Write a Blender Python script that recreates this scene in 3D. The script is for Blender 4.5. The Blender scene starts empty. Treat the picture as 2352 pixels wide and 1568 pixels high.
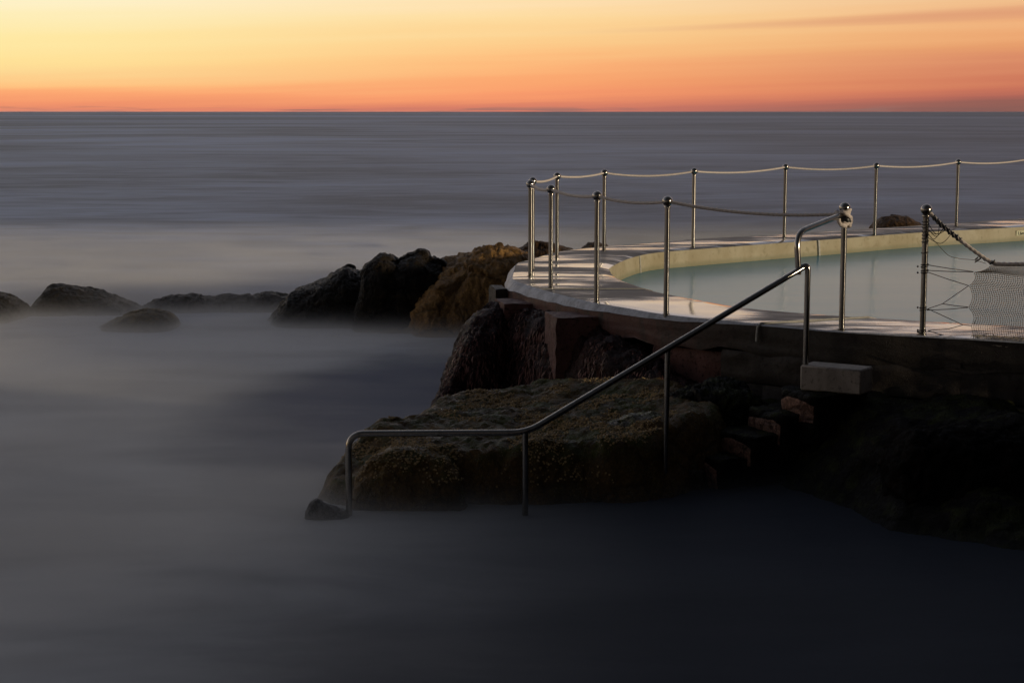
import bpy, math, random
import numpy as np
from mathutils import Vector, Matrix, noise
R = math.radians
random.seed(7)
S = bpy.context.scene
COL = S.collection

# ------------------------------------------------------------------ camera, sky, sun, exposure
CAM_Z = 2.92
FPX, CX, CY, HOR = 3920.0, 1176.0, 784.0, 257.0       # focal length and centre in pixels of a 2352 x 1568 view
PITCH = math.atan((CY - HOR) / FPX)
cam = bpy.data.cameras.new('camera'); cam.lens = 60.0; cam.sensor_width = 36.0
cam.clip_start = 0.1; cam.clip_end = 120000
co = bpy.data.objects.new('camera', cam); COL.objects.link(co)
co.location = (0, 0, CAM_Z); co.rotation_euler = (math.pi/2 - PITCH, 0, 0)
S.camera = co
S.view_settings.view_transform = 'Standard'; S.view_settings.look = 'None'
S.view_settings.exposure = 0.0; S.view_settings.gamma = 1.0
S.render.engine = 'CYCLES'
S.cycles.use_denoising = True
S.cycles.max_bounces = 8; S.cycles.volume_bounces = 1
S.cycles.volume_step_rate = 1.0; S.cycles.volume_max_steps = 256

def lin(c):
    return tuple((v/255/12.92 if v/255 <= .04045 else ((v/255+.055)/1.055)**2.4) for v in c)

class NT:
    """small helper to write node trees"""
    def __init__(s, tree): s.t = tree; s.n = tree.nodes; s.l = tree.links
    def add(s, kind, **kw):
        n = s.n.new(kind)
        for k, v in kw.items(): setattr(n, k, v)
        return n
    def put(s, sock, v):
        if isinstance(v, bpy.types.NodeSocket): s.l.new(v, sock)
        elif v is not None: sock.default_value = v
    def math(s, op, a, b=None, c=None, clamp=False):
        n = s.add('ShaderNodeMath', operation=op); n.use_clamp = clamp
        s.put(n.inputs[0], a)
        if b is not None: s.put(n.inputs[1], b)
        if c is not None: s.put(n.inputs[2], c)
        return n.outputs[0]
    def vmul(s, a, b):
        n = s.add('ShaderNodeVectorMath', operation='MULTIPLY'); s.put(n.inputs[0], a); s.put(n.inputs[1], b); return n.outputs[0]
    def vadd(s, a, b):
        n = s.add('ShaderNodeVectorMath', operation='ADD'); s.put(n.inputs[0], a); s.put(n.inputs[1], b); return n.outputs[0]
    def dot(s, a, b):
        n = s.add('ShaderNodeVectorMath', operation='DOT_PRODUCT'); s.put(n.inputs[0], a); s.put(n.inputs[1], b); return n.outputs['Value']
    def sep(s, v):
        n = s.add('ShaderNodeSeparateXYZ'); s.put(n.inputs[0], v); return n.outputs
    def comb(s, x, y, z):
        n = s.add('ShaderNodeCombineXYZ'); s.put(n.inputs[0], x); s.put(n.inputs[1], y); s.put(n.inputs[2], z); return n.outputs[0]
    def noise(s, vec, scale, detail=4, rough=.55, dist=0.0):
        n = s.add('ShaderNodeTexNoise'); s.put(n.inputs['Vector'], vec); n.inputs['Scale'].default_value = scale
        n.inputs['Detail'].default_value = detail; n.inputs['Roughness'].default_value = rough; n.inputs['Distortion'].default_value = dist
        return n.outputs['Fac']
    def voro(s, vec, scale, feature='F1', rnd=1.0):
        n = s.add('ShaderNodeTexVoronoi', feature=feature); s.put(n.inputs['Vector'], vec); n.inputs['Scale'].default_value = scale
        n.inputs['Randomness'].default_value = rnd
        return n.outputs
    def ramp(s, f, stops, interp='LINEAR'):
        n = s.add('ShaderNodeValToRGB'); r = n.color_ramp; r.interpolation = interp
        while len(r.elements) < len(stops): r.elements.new(0.5)
        for e, (p, c) in zip(r.elements, stops):
            e.position = p; e.color = (*c, 1) if not isinstance(c, (int, float)) else (c, c, c, 1)
        s.put(n.inputs[0], f); return n.outputs[0]
    def step(s, v, a, b):
        n = s.add('ShaderNodeMapRange', interpolation_type='SMOOTHSTEP'); s.put(n.inputs['Value'], v)
        n.inputs['From Min'].default_value = a; n.inputs['From Max'].default_value = b; return n.outputs[0]
    def remap(s, v, a, b, c, d):
        n = s.add('ShaderNodeMapRange'); s.put(n.inputs['Value'], v)
        for k, x in zip(('From Min', 'From Max', 'To Min', 'To Max'), (a, b, c, d)): n.inputs[k].default_value = x
        return n.outputs[0]
    def mix(s, f, a, b, blend='MIX'):
        n = s.add('ShaderNodeMix', data_type='RGBA', blend_type=blend); s.put(n.inputs[0], f)
        for k, v in ((6, a), (7, b)):
            s.put(n.inputs[k], (*v, 1) if isinstance(v, tuple) and len(v) == 3 else v)
        return n.outputs[2]
    def bump(s, h, strength, dist, normal=None):
        n = s.add('ShaderNodeBump'); n.inputs['Strength'].default_value = strength; n.inputs['Distance'].default_value = dist
        s.put(n.inputs['Height'], h)
        if normal is not None: s.put(n.inputs['Normal'], normal)
        return n.outputs[0]

W = bpy.data.worlds.new('World'); S.world = W; W.use_nodes = True
def build_sky():
    k = NT(W.node_tree); k.n.clear()
    tc = k.add('ShaderNodeTexCoord').outputs['Generated']
    x, y, z = k.sep(tc)[:3]
    # long thin cloud streaks, drawn out along the horizon, rising a little to the right
    zt = k.math('SUBTRACT', z, k.math('MULTIPLY', x, .028))
    sv = k.comb(k.math('MULTIPLY', x, 2.2), y, k.math('MULTIPLY', zt, 75.0))
    st = k.noise(sv, 1.6, 4, .5)
    sv2 = k.comb(k.math('MULTIPLY', x, 5.0), y, k.math('MULTIPLY', zt, 260.0))
    st2 = k.noise(sv2, 1.0, 3, .5)
    amt = k.remap(x, -.3, .3, .007, .021)
    zz = k.math('ADD', z, k.math('MULTIPLY', k.math('SUBTRACT', st, .5), amt))
    zz = k.math('ADD', zz, k.math('MULTIPLY', k.math('SUBTRACT', st2, .5), .0042))
    zz = k.math('MAXIMUM', zz, 0.0)
    e = k.math('DIVIDE', k.math('ARCSINE', zz), math.pi/2)
    t = k.math('SQRT', e)
    hi = [(.30, (.92, .76, .66)), (.36, (.60, .57, .62)), (.44, (.36, .37, .425)), (.60, (.235, .25, .30)), (1.0, (.12, .135, .17))]
    def col(stops):
        return [(p, lin(c)) for p, c in stops]
    LFT = col([(0, (205, 134, 116)), (.035, (234, 142, 108)), (.055, (244, 150, 108)), (.080, (253, 168, 114)), (.097, (255, 196, 130)), (.1146, (253, 214, 146)),
               (.1355, (255, 226, 153)), (.161, (255, 233, 165)), (.1826, (254, 238, 185)), (.204, (255, 243, 207))]) + [(.25, (1.12, .96, .76))] + hi
    MID = col([(0, (185, 116, 104)), (.04, (208, 122, 103)), (.065, (228, 136, 104)), (.085, (249, 154, 108)), (.105, (252, 166, 111)), (.13, (254, 180, 120)),
               (.150, (254, 196, 132)), (.166, (253, 207, 142)), (.1826, (254, 219, 158)), (.204, (255, 225, 180))]) + [(.25, (1.08, .84, .62))] + hi
    RGT = col([(0, (132, 92, 86)), (.04, (146, 95, 86)), (.065, (170, 100, 88)), (.09, (196, 112, 90)), (.105, (205, 121, 93)), (.13, (216, 138, 103)),
               (.150, (228, 154, 106)), (.166, (236, 166, 114)), (.1826, (240, 178, 126)), (.204, (240, 192, 142))]) + [(.25, (1.0, .72, .52))] + hi
    a, b, c = (k.ramp(t, q) for q in (LFT, MID, RGT))
    skyc = k.mix(k.step(x, -.30, .06), a, b)
    skyc = k.mix(k.step(x, -.02, .33), skyc, c)
    # one mauve cloud bar high on the right, faint grey tufts on the horizon
    bar = k.math('SUBTRACT', z, k.math('ADD', k.math('MULTIPLY', k.math('SUBTRACT', x, .05), .036), .0460))
    bw = k.remap(x, .0, .3, .0010, .0050)
    bar = k.math('DIVIDE', k.math('ABSOLUTE', k.math('ADD', bar, k.math('MULTIPLY', k.math('SUBTRACT', st2, .5), .004))), bw)
    bar = k.math('MULTIPLY', k.math('SUBTRACT', 1.0, k.step(bar, .0, 1.3)), k.step(x, -.02, .26))
    skyc = k.mix(k.math('MULTIPLY', bar, .55), skyc, lin((212, 142, 112)))
    tuft = k.noise(k.comb(k.math('MULTIPLY', x, 16), y, k.math('MULTIPLY', z, 300)), 1.0, 3, .5)
    tuft = k.math('MULTIPLY', k.step(tuft, .50, .64), k.math('SUBTRACT', 1.0, k.step(z, .0006, .0042)))
    skyc = k.mix(k.math('MULTIPLY', tuft, .75), skyc, lin((150, 112, 104)))
    # the glow lies ahead and to the left: the sky behind is much dimmer
    f = k.dot(tc, (-.42, .90, 0.0))
    glow = k.ramp(k.remap(f, -1, 1, 0, 1), [(0, .07), (.40, .13), (.60, .46), (.80, 1.0), (1, 1.0)], 'EASE')
    skyc = k.mix(1.0, skyc, glow, 'MULTIPLY')
    bg = k.add('ShaderNodeBackground'); k.put(bg.inputs[0], skyc); bg.inputs[1].default_value = 1.0
    out = k.add('ShaderNodeOutputWorld'); k.l.new(bg.outputs[0], out.inputs[0])
build_sky()

SUN_AZ = Vector((.88, -.475)); SUN_EL = R(7)
sun = bpy.data.lights.new('sun', 'SUN'); sun.energy = 2.0; sun.angle = R(3); sun.color = (1.0, .83, .60)
so = bpy.data.objects.new('sun', sun); COL.objects.link(so)
tos = Vector((SUN_AZ.x*math.cos(SUN_EL), SUN_AZ.y*math.cos(SUN_EL), math.sin(SUN_EL)))
so.rotation_euler = tos.to_track_quat('Z', 'Y').to_euler(); so.location = (12, -6, 8)

# ------------------------------------------------------------------ measuring the photograph
cp, sp = math.cos(PITCH), math.sin(PITCH)
def ray(px, py):
    a, b = (px - CX)/FPX, (CY - py)/FPX
    return Vector((a, cp + b*sp, -sp + b*cp))
def gp(px, py, z):
    d = ray(px, py); t = (z - CAM_Z)/d.z
    return Vector((0, 0, CAM_Z)) + d*t
def dp(px, py, Y):
    d = ray(px, py); t = Y/d.y
    return Vector((0, 0, CAM_Z)) + d*t
DECK = 1.12

# ------------------------------------------------------------------ materials
def material(name):
    m = bpy.data.materials.new(name); m.use_nodes = True
    k = NT(m.node_tree); k.n.clear()
    out = k.add('ShaderNodeOutputMaterial')
    return m, k, out
def principled(k, out, base, rough, metal=0.0, normal=None, ior=1.45, spec=.5):
    b = k.add('ShaderNodeBsdfPrincipled')
    k.put(b.inputs['Base Color'], (*base, 1) if isinstance(base, tuple) else base)
    k.put(b.inputs['Roughness'], rough); k.put(b.inputs['Metallic'], metal)
    b.inputs['IOR'].default_value = ior; k.put(b.inputs['Specular IOR Level'], spec)
    if normal is not None: k.put(b.inputs['Normal'], normal)
    k.l.new(b.outputs[0], out.inputs[0]); return b
def pos(k): return k.add('ShaderNodeNewGeometry').outputs['Position']
def obj_co(k): return k.add('ShaderNodeTexCoord').outputs['Object']

def mat_rock(name, c1, c2, c3, rough=.55, scale=1.0, moss=None, barn=0.0, streak=False, bstr=1.0, crack=.5, wetness=.18):
    m, k, out = material(name); p = pos(k)
    if streak: p = k.vmul(p, (1.0, 1.0, .28))
    n1 = k.noise(p, 1.3*scale, 6, .6, .4); n2 = k.noise(p, 7*scale, 5, .6); n3 = k.noise(p, 38*scale, 4, .65)
    base = k.mix(k.step(n1, .35, .65), c1, c2)
    base = k.mix(k.step(n2, .48, .72), base, c3)
    base = k.mix(k.step(n3, .40, .75), k.mix(.55, base, (.004, .004, .004)), base)
    nz = k.sep(k.add('ShaderNodeNewGeometry').outputs['Normal'])[2]
    if moss:
        mk = k.math('MULTIPLY', k.step(nz, .15, .7), k.step(k.math('ADD', n2, k.math('MULTIPLY', n1, .6)), .72, .95))
        base = k.mix(mk, base, moss)
    h = k.math('ADD', k.math('MULTIPLY', n2, .7), k.math('MULTIPLY', n3, .28))
    v = k.voro(k.vadd(p, k.comb(k.math('MULTIPLY', n2, .25), k.math('MULTIPLY', n1, .25), 0)), 2.6*scale, 'DISTANCE_TO_EDGE')['Distance']
    ck = k.step(v, .0, .09)
    base = k.mix(ck, k.mix(crack, base, (.003, .003, .003)), base)
    h = k.math('ADD', h, k.math('MULTIPLY', ck, crack*.5))
    if barn:
        vb = k.voro(p, 46, 'F1'); d = vb['Distance']
        msk = k.math('MULTIPLY', k.math('SUBTRACT', 1, k.step(d, .12, .40)), k.step(n2, .40, .58))
        base = k.mix(k.math('MULTIPLY', msk, barn), base, (.30, .24, .14))
        h = k.math('ADD', h, k.math('MULTIPLY', msk, .35))
    nrm = k.bump(h, bstr, .05)
    rg = k.remap(n3, .3, .7, rough-.22, rough+.2)
    principled(k, out, base, rg, 0, nrm, 1.4, wetness)
    return m

def mat_steel(name='brushed_steel', rust=.0, rough=.13):
    m, k, out = material(name); p = pos(k)
    n = k.noise(k.vmul(p, (30, 30, 3)), 1.0, 4, .6); n2 = k.noise(p, 60, 3, .6)
    base = k.mix(k.step(n, .3, .75), (.40, .375, .34), (.26, .24, .21))
    sp_ = k.math('MULTIPLY', k.step(n2, .60, .72), k.step(n, .42, .6))
    base = k.mix(k.math('MULTIPLY', sp_, .6+rust), base, (.14, .07, .03))
    metal = k.math('SUBTRACT', 1.0, k.math('MULTIPLY', sp_, .5))
    rg = k.remap(n, .3, .75, rough, rough+.14)
    principled(k, out, base, rg, metal, k.bump(k.noise(k.vmul(p, (1, 1, .08)), 900, 2), .06, .001))
    return m

def mat_plain(name, c, rough=.7, var=.35, scale=40, spec=.4, bump=.3):
    m, k, out = material(name); p = pos(k)
    n = k.noise(p, scale, 4, .6)
    base = k.mix(k.step(n, .3, .7), tuple(v*(1-var) for v in c), c)
    principled(k, out, base, rough, 0, k.bump(n, bump, .01), 1.45, spec)
    return m

def mat_deck():
    m, k, out = material('wet_concrete_deck'); p = pos(k)
    q = k.vmul(p, (.42, 1.15, 1.0))
    big = k.noise(q, .9, 5, .58, .5); mid = k.noise(k.vmul(p, (.35, 1.7, 1)), 3.2, 5, .62, .3); fine = k.noise(p, 90, 3, .6)
    wet = k.step(k.math('ADD', big, k.math('MULTIPLY', k.math('SUBTRACT', mid, .5), .75)), .43, .66)
    x, y, z = k.sep(p)[:3]
    pud = k.math('ADD', k.math('POWER', k.math('DIVIDE', k.math('SUBTRACT', k.math('ADD', k.math('MULTIPLY', x, .78), k.math('MULTIPLY', y, -.62)), -8.55), .95), 2.0), k.math('POWER', k.math('DIVIDE', k.math('SUBTRACT', k.math('ADD', k.math('MULTIPLY', x, .62), k.math('MULTIPLY', y, .78)), 13.05), .55), 2.0))
    pud = k.math('SUBTRACT', 1.0, k.step(k.math('ADD', pud, k.math('MULTIPLY', k.math('SUBTRACT', mid, .5), 1.4)), .6, 1.3))
    wet = k.math('MAXIMUM', wet, pud)
    dry = k.mix(k.step(mid, .35, .7), (.070, .058, .051), (.135, .115, .102))
    base = k.mix(wet, dry, (.13, .105, .085))
    base = k.mix(k.math('MULTIPLY', k.step(k.noise(p, 16, 4, .6), .55, .75), .4), base, (.05, .042, .036))
    rg = k.remap(wet, 0, 1, .54, .065)
    trow = k.math('SINE', k.math('MULTIPLY', k.math('ADD', x, k.math('MULTIPLY', y, .2)), 210.0))
    h = k.math('ADD', k.math('MULTIPLY', mid, .5), k.math('ADD', k.math('MULTIPLY', fine, .35), k.math('MULTIPLY', trow, .04)))
    inv = k.math('SUBTRACT', 1.0, k.math('MULTIPLY', wet, .93))
    nrm = k.bump(k.math('MULTIPLY', h, inv), .5, .012)
    principled(k, out, base, rg, 0, nrm, 1.5, k.remap(wet, 0, 1, .22, .6))
    return m

def mat_concrete(name, c, rough=.6, stain=(.03, .022, .018), st=.6, bump=.6, red=None):
    m, k, out = material(name); p = pos(k)
    n1 = k.noise(k.vmul(p, (1, 1, .35)), 5, 5, .62, .3); n2 = k.noise(p, 26, 5, .65); n3 = k.noise(p, 120, 3, .6)
    base = k.mix(k.step(n1, .38, .66), c, tuple(v*.62 for v in c))
    base = k.mix(k.math('MULTIPLY', k.step(n2, .52, .7), st), base, stain)
    pits = k.voro(p, 55)['Distance']
    pit = k.math('MULTIPLY', k.math('SUBTRACT', 1, k.step(pits, .1, .28)), k.step(n2, .45, .6))
    base = k.mix(k.math('MULTIPLY', pit, .8), base, (.006, .005, .005))
    if red:                                                   # redder left end, with the sky glow it catches painted in
        x = k.sep(p)[0]
        lit_end = k.math('SUBTRACT', 1, k.step(k.math('ADD', x, k.math('MULTIPLY', n2, .8)), 1.3, 2.5))
        base = k.mix(k.math('MULTIPLY', lit_end, k.step(n1, .30, .55)), base, red)
    h = k.math('ADD', k.math('MULTIPLY', n2, .6), k.math('SUBTRACT', k.math('MULTIPLY', n3, .3), k.math('MULTIPLY', pit, .5)))
    principled(k, out, base, k.remap(n2, .3, .7, rough-.12, rough+.15), 0, k.bump(h, bump, .012), 1.45, .4)
    return m

def mat_sea():
    m, k, out = material('long_exposure_sea'); p = pos(k)
    x, y, z = k.sep(p)[:3]
    s1 = k.noise(k.vmul(p, (.055, .10, 1)), 1.0, 5, .58, .6)
    s2 = k.noise(k.vmul(p, (.30, .62, 1)), 1.0, 5, .58, .5)
    s3 = k.noise(k.vmul(p, (.011, .011, 1)), 1.0, 4, .52, .5)
    s4 = k.noise(k.vmul(p, (.0010, .0014, 1)), 1.0, 3, .5, .3)
    far = k.step(y, 40, 160); vfar = k.step(y, 150, 800)
    foam = k.mix(far, k.mix(.45, s1, s2), k.mix(.70, s1, s3))
    foam = k.mix(vfar, foam, s4)
    foam = k.mix(far, k.step(foam, .32, .70), k.step(foam, .39, .62))
    foam = k.math('MULTIPLY', foam, k.math('SUBTRACT', 1.0, k.math('MULTIPLY', k.step(x, -45, 60), k.math('MULTIPLY', k.step(y, 22, 60), .45))))  # foam tone lowered rightward, painting in the sea's dimmer reflection and edge falloff
    # surf churned white on the left of the rocks, clear deep water close to the rocks and in the cove
    side = k.math('SUBTRACT', 1.0, k.step(k.math('SUBTRACT', x, k.math('MULTIPLY', y, .06)), -3.6, .6))
    near = k.step(y, 8.0, 22.0)
    surf = k.math('MULTIPLY', side, near)
    pocket = k.math('ADD', k.math('POWER', k.math('DIVIDE', k.math('ADD', k.math('ADD', x, k.math('MULTIPLY', k.math('SUBTRACT', y, 17.5), -.20)), 1.1), 1.9), 2.0), k.math('POWER', k.math('DIVIDE', k.math('SUBTRACT', y, 17.2), 3.6), 2.0))
    pocket = k.math('ADD', pocket, k.math('MULTIPLY', k.math('SUBTRACT', s2, .5), .8))
    pocket = k.math('SUBTRACT', 1.0, k.step(pocket, .25, 1.5))
    dens = k.math('MULTIPLY', k.math('ADD', .40, k.math('MULTIPLY', foam, .75)), k.math('ADD', .03, k.math('MULTIPLY', side, k.math('ADD', .86, k.math('MULTIPLY', near, .14)))))
    open_ = k.step(y, 22, 60)
    dens = k.mix(open_, dens, k.math('ADD', .22, k.math('MULTIPLY', foam, .62)))
    dens = k.math('MULTIPLY', dens, k.math('SUBTRACT', 1.0, k.math('MULTIPLY', pocket, .80)))
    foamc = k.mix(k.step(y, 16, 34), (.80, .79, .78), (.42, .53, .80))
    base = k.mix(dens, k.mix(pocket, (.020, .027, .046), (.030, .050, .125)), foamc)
    hh = k.math('ADD', k.math('MULTIPLY', s2, .6), k.math('MULTIPLY', k.noise(k.vmul(p, (.3, .9, 1)), 1.0, 2, .5), .8))
    nrm = k.bump(k.math('MULTIPLY', hh, k.math('SUBTRACT', 1.0, k.step(y, 15, 50))), .18, .25)
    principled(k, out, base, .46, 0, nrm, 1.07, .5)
    return m

def mat_pool():
    m, k, out = material('milky_pool_water'); p = pos(k)
    s = k.noise(k.vmul(p, (.25, .8, 1)), 1.0, 4, .55, .3)
    base = k.mix(k.step(s, .3, .7), (.13, .39, .50), (.18, .43, .52))
    principled(k, out, base, .20, 0, k.bump(k.noise(k.vmul(p, (.6, 1.6, 1)), 1.0, 3), .06, .1), 1.08, .5)
    return m

def mat_poolwall():
    m, k, out = material('painted_pool_lining'); p = pos(k)
    n1 = k.noise(p, 2.0, 5, .6, .4); n2 = k.noise(p, 11, 5, .62); n3 = k.noise(k.vmul(p, (1, 1, .4)), 30, 4, .6)
    base = k.mix(k.step(n1, .35, .65), (.38, .32, .20), (.47, .415, .285))
    base = k.mix(k.math('MULTIPLY', k.step(n2, .52, .7), .55), base, (.24, .20, .115))
    base = k.mix(k.math('MULTIPLY', k.step(n3, .58, .72), .35), base, (.52, .48, .37))
    z = k.sep(p)[2]
    wl = k.math('SUBTRACT', 1.0, k.step(k.math('ADD', z, k.math('MULTIPLY', n2, .07)), .93, 1.0))
    base = k.mix(k.math('MULTIPLY', wl, .55), base, (.19, .20, .12))
    principled(k, out, base, .5, 0, k.bump(n2, .25, .01), 1.45, .35)
    return m

def mat_mist():
    m, k, out = material('surf_mist'); p = pos(k)
    x, y, z = k.sep(p)[:3]
    n = k.noise(k.vmul(p, (.42, .85, 1.2)), 1.0, 4, .58, .8)
    fall = k.math('EXPONENT', k.math('MULTIPLY', k.math('MAXIMUM', z, 0.0), -17.0))
    reg = k.math('SUBTRACT', 1.0, k.math('MULTIPLY', k.step(k.math('SUBTRACT', x, k.math('MULTIPLY', k.math('SUBTRACT', y, 12.0), .5)), -2.2, .2), .70))
    pk = k.math('ADD', k.math('POWER', k.math('DIVIDE', k.math('ADD', k.math('ADD', x, k.math('MULTIPLY', k.math('SUBTRACT', y, 17.5), -.20)), 1.1), 1.8), 2.0), k.math('POWER', k.math('DIVIDE', k.math('SUBTRACT', y, 17.5), 3.6), 2.0))
    reg = k.math('MULTIPLY', reg, k.remap(k.step(k.math('ADD', pk, k.math('MULTIPLY', k.math('SUBTRACT', n, .5), 1.2)), .3, 1.5), 0, 1, .12, 1))
    reg = k.math('MULTIPLY', reg, k.math('MULTIPLY', k.math('SUBTRACT', 1.0, k.step(y, 24, 46)), k.step(x, -25, -18)))
    d = k.math('MULTIPLY', k.math('MULTIPLY', fall, 4.6), k.math('MULTIPLY', reg, k.remap(n, .3, .7, .15, 1.7)))
    v = k.add('ShaderNodeVolumePrincipled')
    mc = k.step(k.math('SUBTRACT', x, k.math('MULTIPLY', k.math('SUBTRACT', y, 12.0), .4)), -2.4, .6)  # mist colour darkened toward the right, painting in the shade there
    k.put(v.inputs['Color'], k.mix(mc, (1.0, .985, .96), (.10, .11, .12))); k.put(v.inputs['Density'], d)
    v.inputs['Anisotropy'].default_value = 0.0
    k.l.new(v.outputs[0], out.inputs['Volume'])
    return m

M = {}
M['steel'] = mat_steel(); M['rusty'] = mat_steel('stained_steel', .35, .26)
M['rope'] = mat_plain('weathered_rope', (.76, .67, .60), .85, .3, 60)
M['rope_grey'] = mat_plain('greyed_rope', (.34, .29, .26), .85, .4, 60)
M['cord'] = mat_plain('black_cord', (.012, .011, .011), .5, .3, 80)
M['tape'] = mat_plain('black_tape', (.010, .010, .012), .28, .3, 60, .6)
M['net'] = mat_plain('net_twine', (.66, .57, .44), .8, .35, 30)
M['deck'] = mat_deck()
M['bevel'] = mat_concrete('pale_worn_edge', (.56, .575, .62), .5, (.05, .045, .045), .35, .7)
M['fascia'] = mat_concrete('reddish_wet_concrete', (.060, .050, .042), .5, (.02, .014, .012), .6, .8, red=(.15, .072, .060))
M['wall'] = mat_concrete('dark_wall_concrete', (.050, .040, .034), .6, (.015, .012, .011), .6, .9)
M['pier'] = mat_concrete('pitted_pier_concrete', (.17, .075, .062), .6, (.012, .009, .008), .85, 1.6)
M['stepc'] = mat_concrete('bare_step_concrete', (.36, .31, .265), .6, (.03, .025, .02), .5, .6)
M['stone'] = mat_rock('lit_cut_sandstone', (.56, .32, .225), (.36, .20, .15), (.14, .08, .06), .6, 1.6, None, 0, False, .9)
M['lining'] = mat_poolwall(); M['pool'] = mat_pool(); M['sea'] = mat_sea()
M['joint'] = mat_plain('white_sealant', (.55, .53, .47), .6, .3, 30)
M['plate'] = mat_plain('cream_plate', (.68, .66, .45), .5, .1, 20)
M['ink'] = mat_plain('black_paint', (.01, .01, .01), .5, .1, 20)
M['gold'] = mat_rock('ochre_sandstone', (.52, .285, .095), (.34, .19, .07), (.60, .34, .11), .6, 1.0, None, 0, False, 1.0, .45)
M['dark'] = mat_rock('black_wet_rock', (.040, .031, .022), (.018, .015, .012), (.065, .047, .028), .5, 1.1, None, .06, False, 1.0, .5, .10)
M['brown'] = mat_rock('brown_sandstone', (.17, .095, .042), (.10, .058, .030), (.21, .115, .045), .6, 1.0, None, 0, False, 1.0, .45)
M['barn'] = mat_rock('barnacled_rock', (.21, .122, .036), (.10, .06, .023), (.27, .165, .05), .55, 1.0, (.060, .062, .012), .6, False, .9, .35)
M['moss'] = mat_rock('mossy_wet_rock', (.085, .060, .024), (.040, .029, .015), (.12, .082, .030), .42, 1.4, (.12, .12, .022), .4, False, 1.0, .4, .4)
M['olive'] = mat_rock('olive_wet_rock', (.30, .21, .075), (.20, .14, .06), (.36, .24, .08), .55, 1.3, None, .30, False, .8, .25)
M['weedrock'] = mat_rock('weed_covered_rock', (.070, .033, .031), (.036, .020, .020), (.11, .050, .045), .5, 2.0, None, 0, True, 1.0, .4, .12)
M['weed'] = mat_plain('wet_seaweed', (.24, .115, .10), .45, .8, 14, .2)
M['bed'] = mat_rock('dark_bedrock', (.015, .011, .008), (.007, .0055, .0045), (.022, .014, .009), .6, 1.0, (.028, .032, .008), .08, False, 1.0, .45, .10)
M['ledge'] = mat_rock('black_ledge_rock', (.010, .007, .005), (.005, .004, .0035), (.016, .010, .006), .7, 1.0, None, 0, False, 1.0, .45, .04)
M['grey'] = mat_rock('grey_rock', (.30, .29, .29), (.2, .19, .19), (.38, .37, .37), .55, 3.0)
M['shell'] = mat_plain('barnacle_shell', (.52, .36, .16), .5, .6, 25, .5)
M['mist'] = mat_mist()

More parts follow.
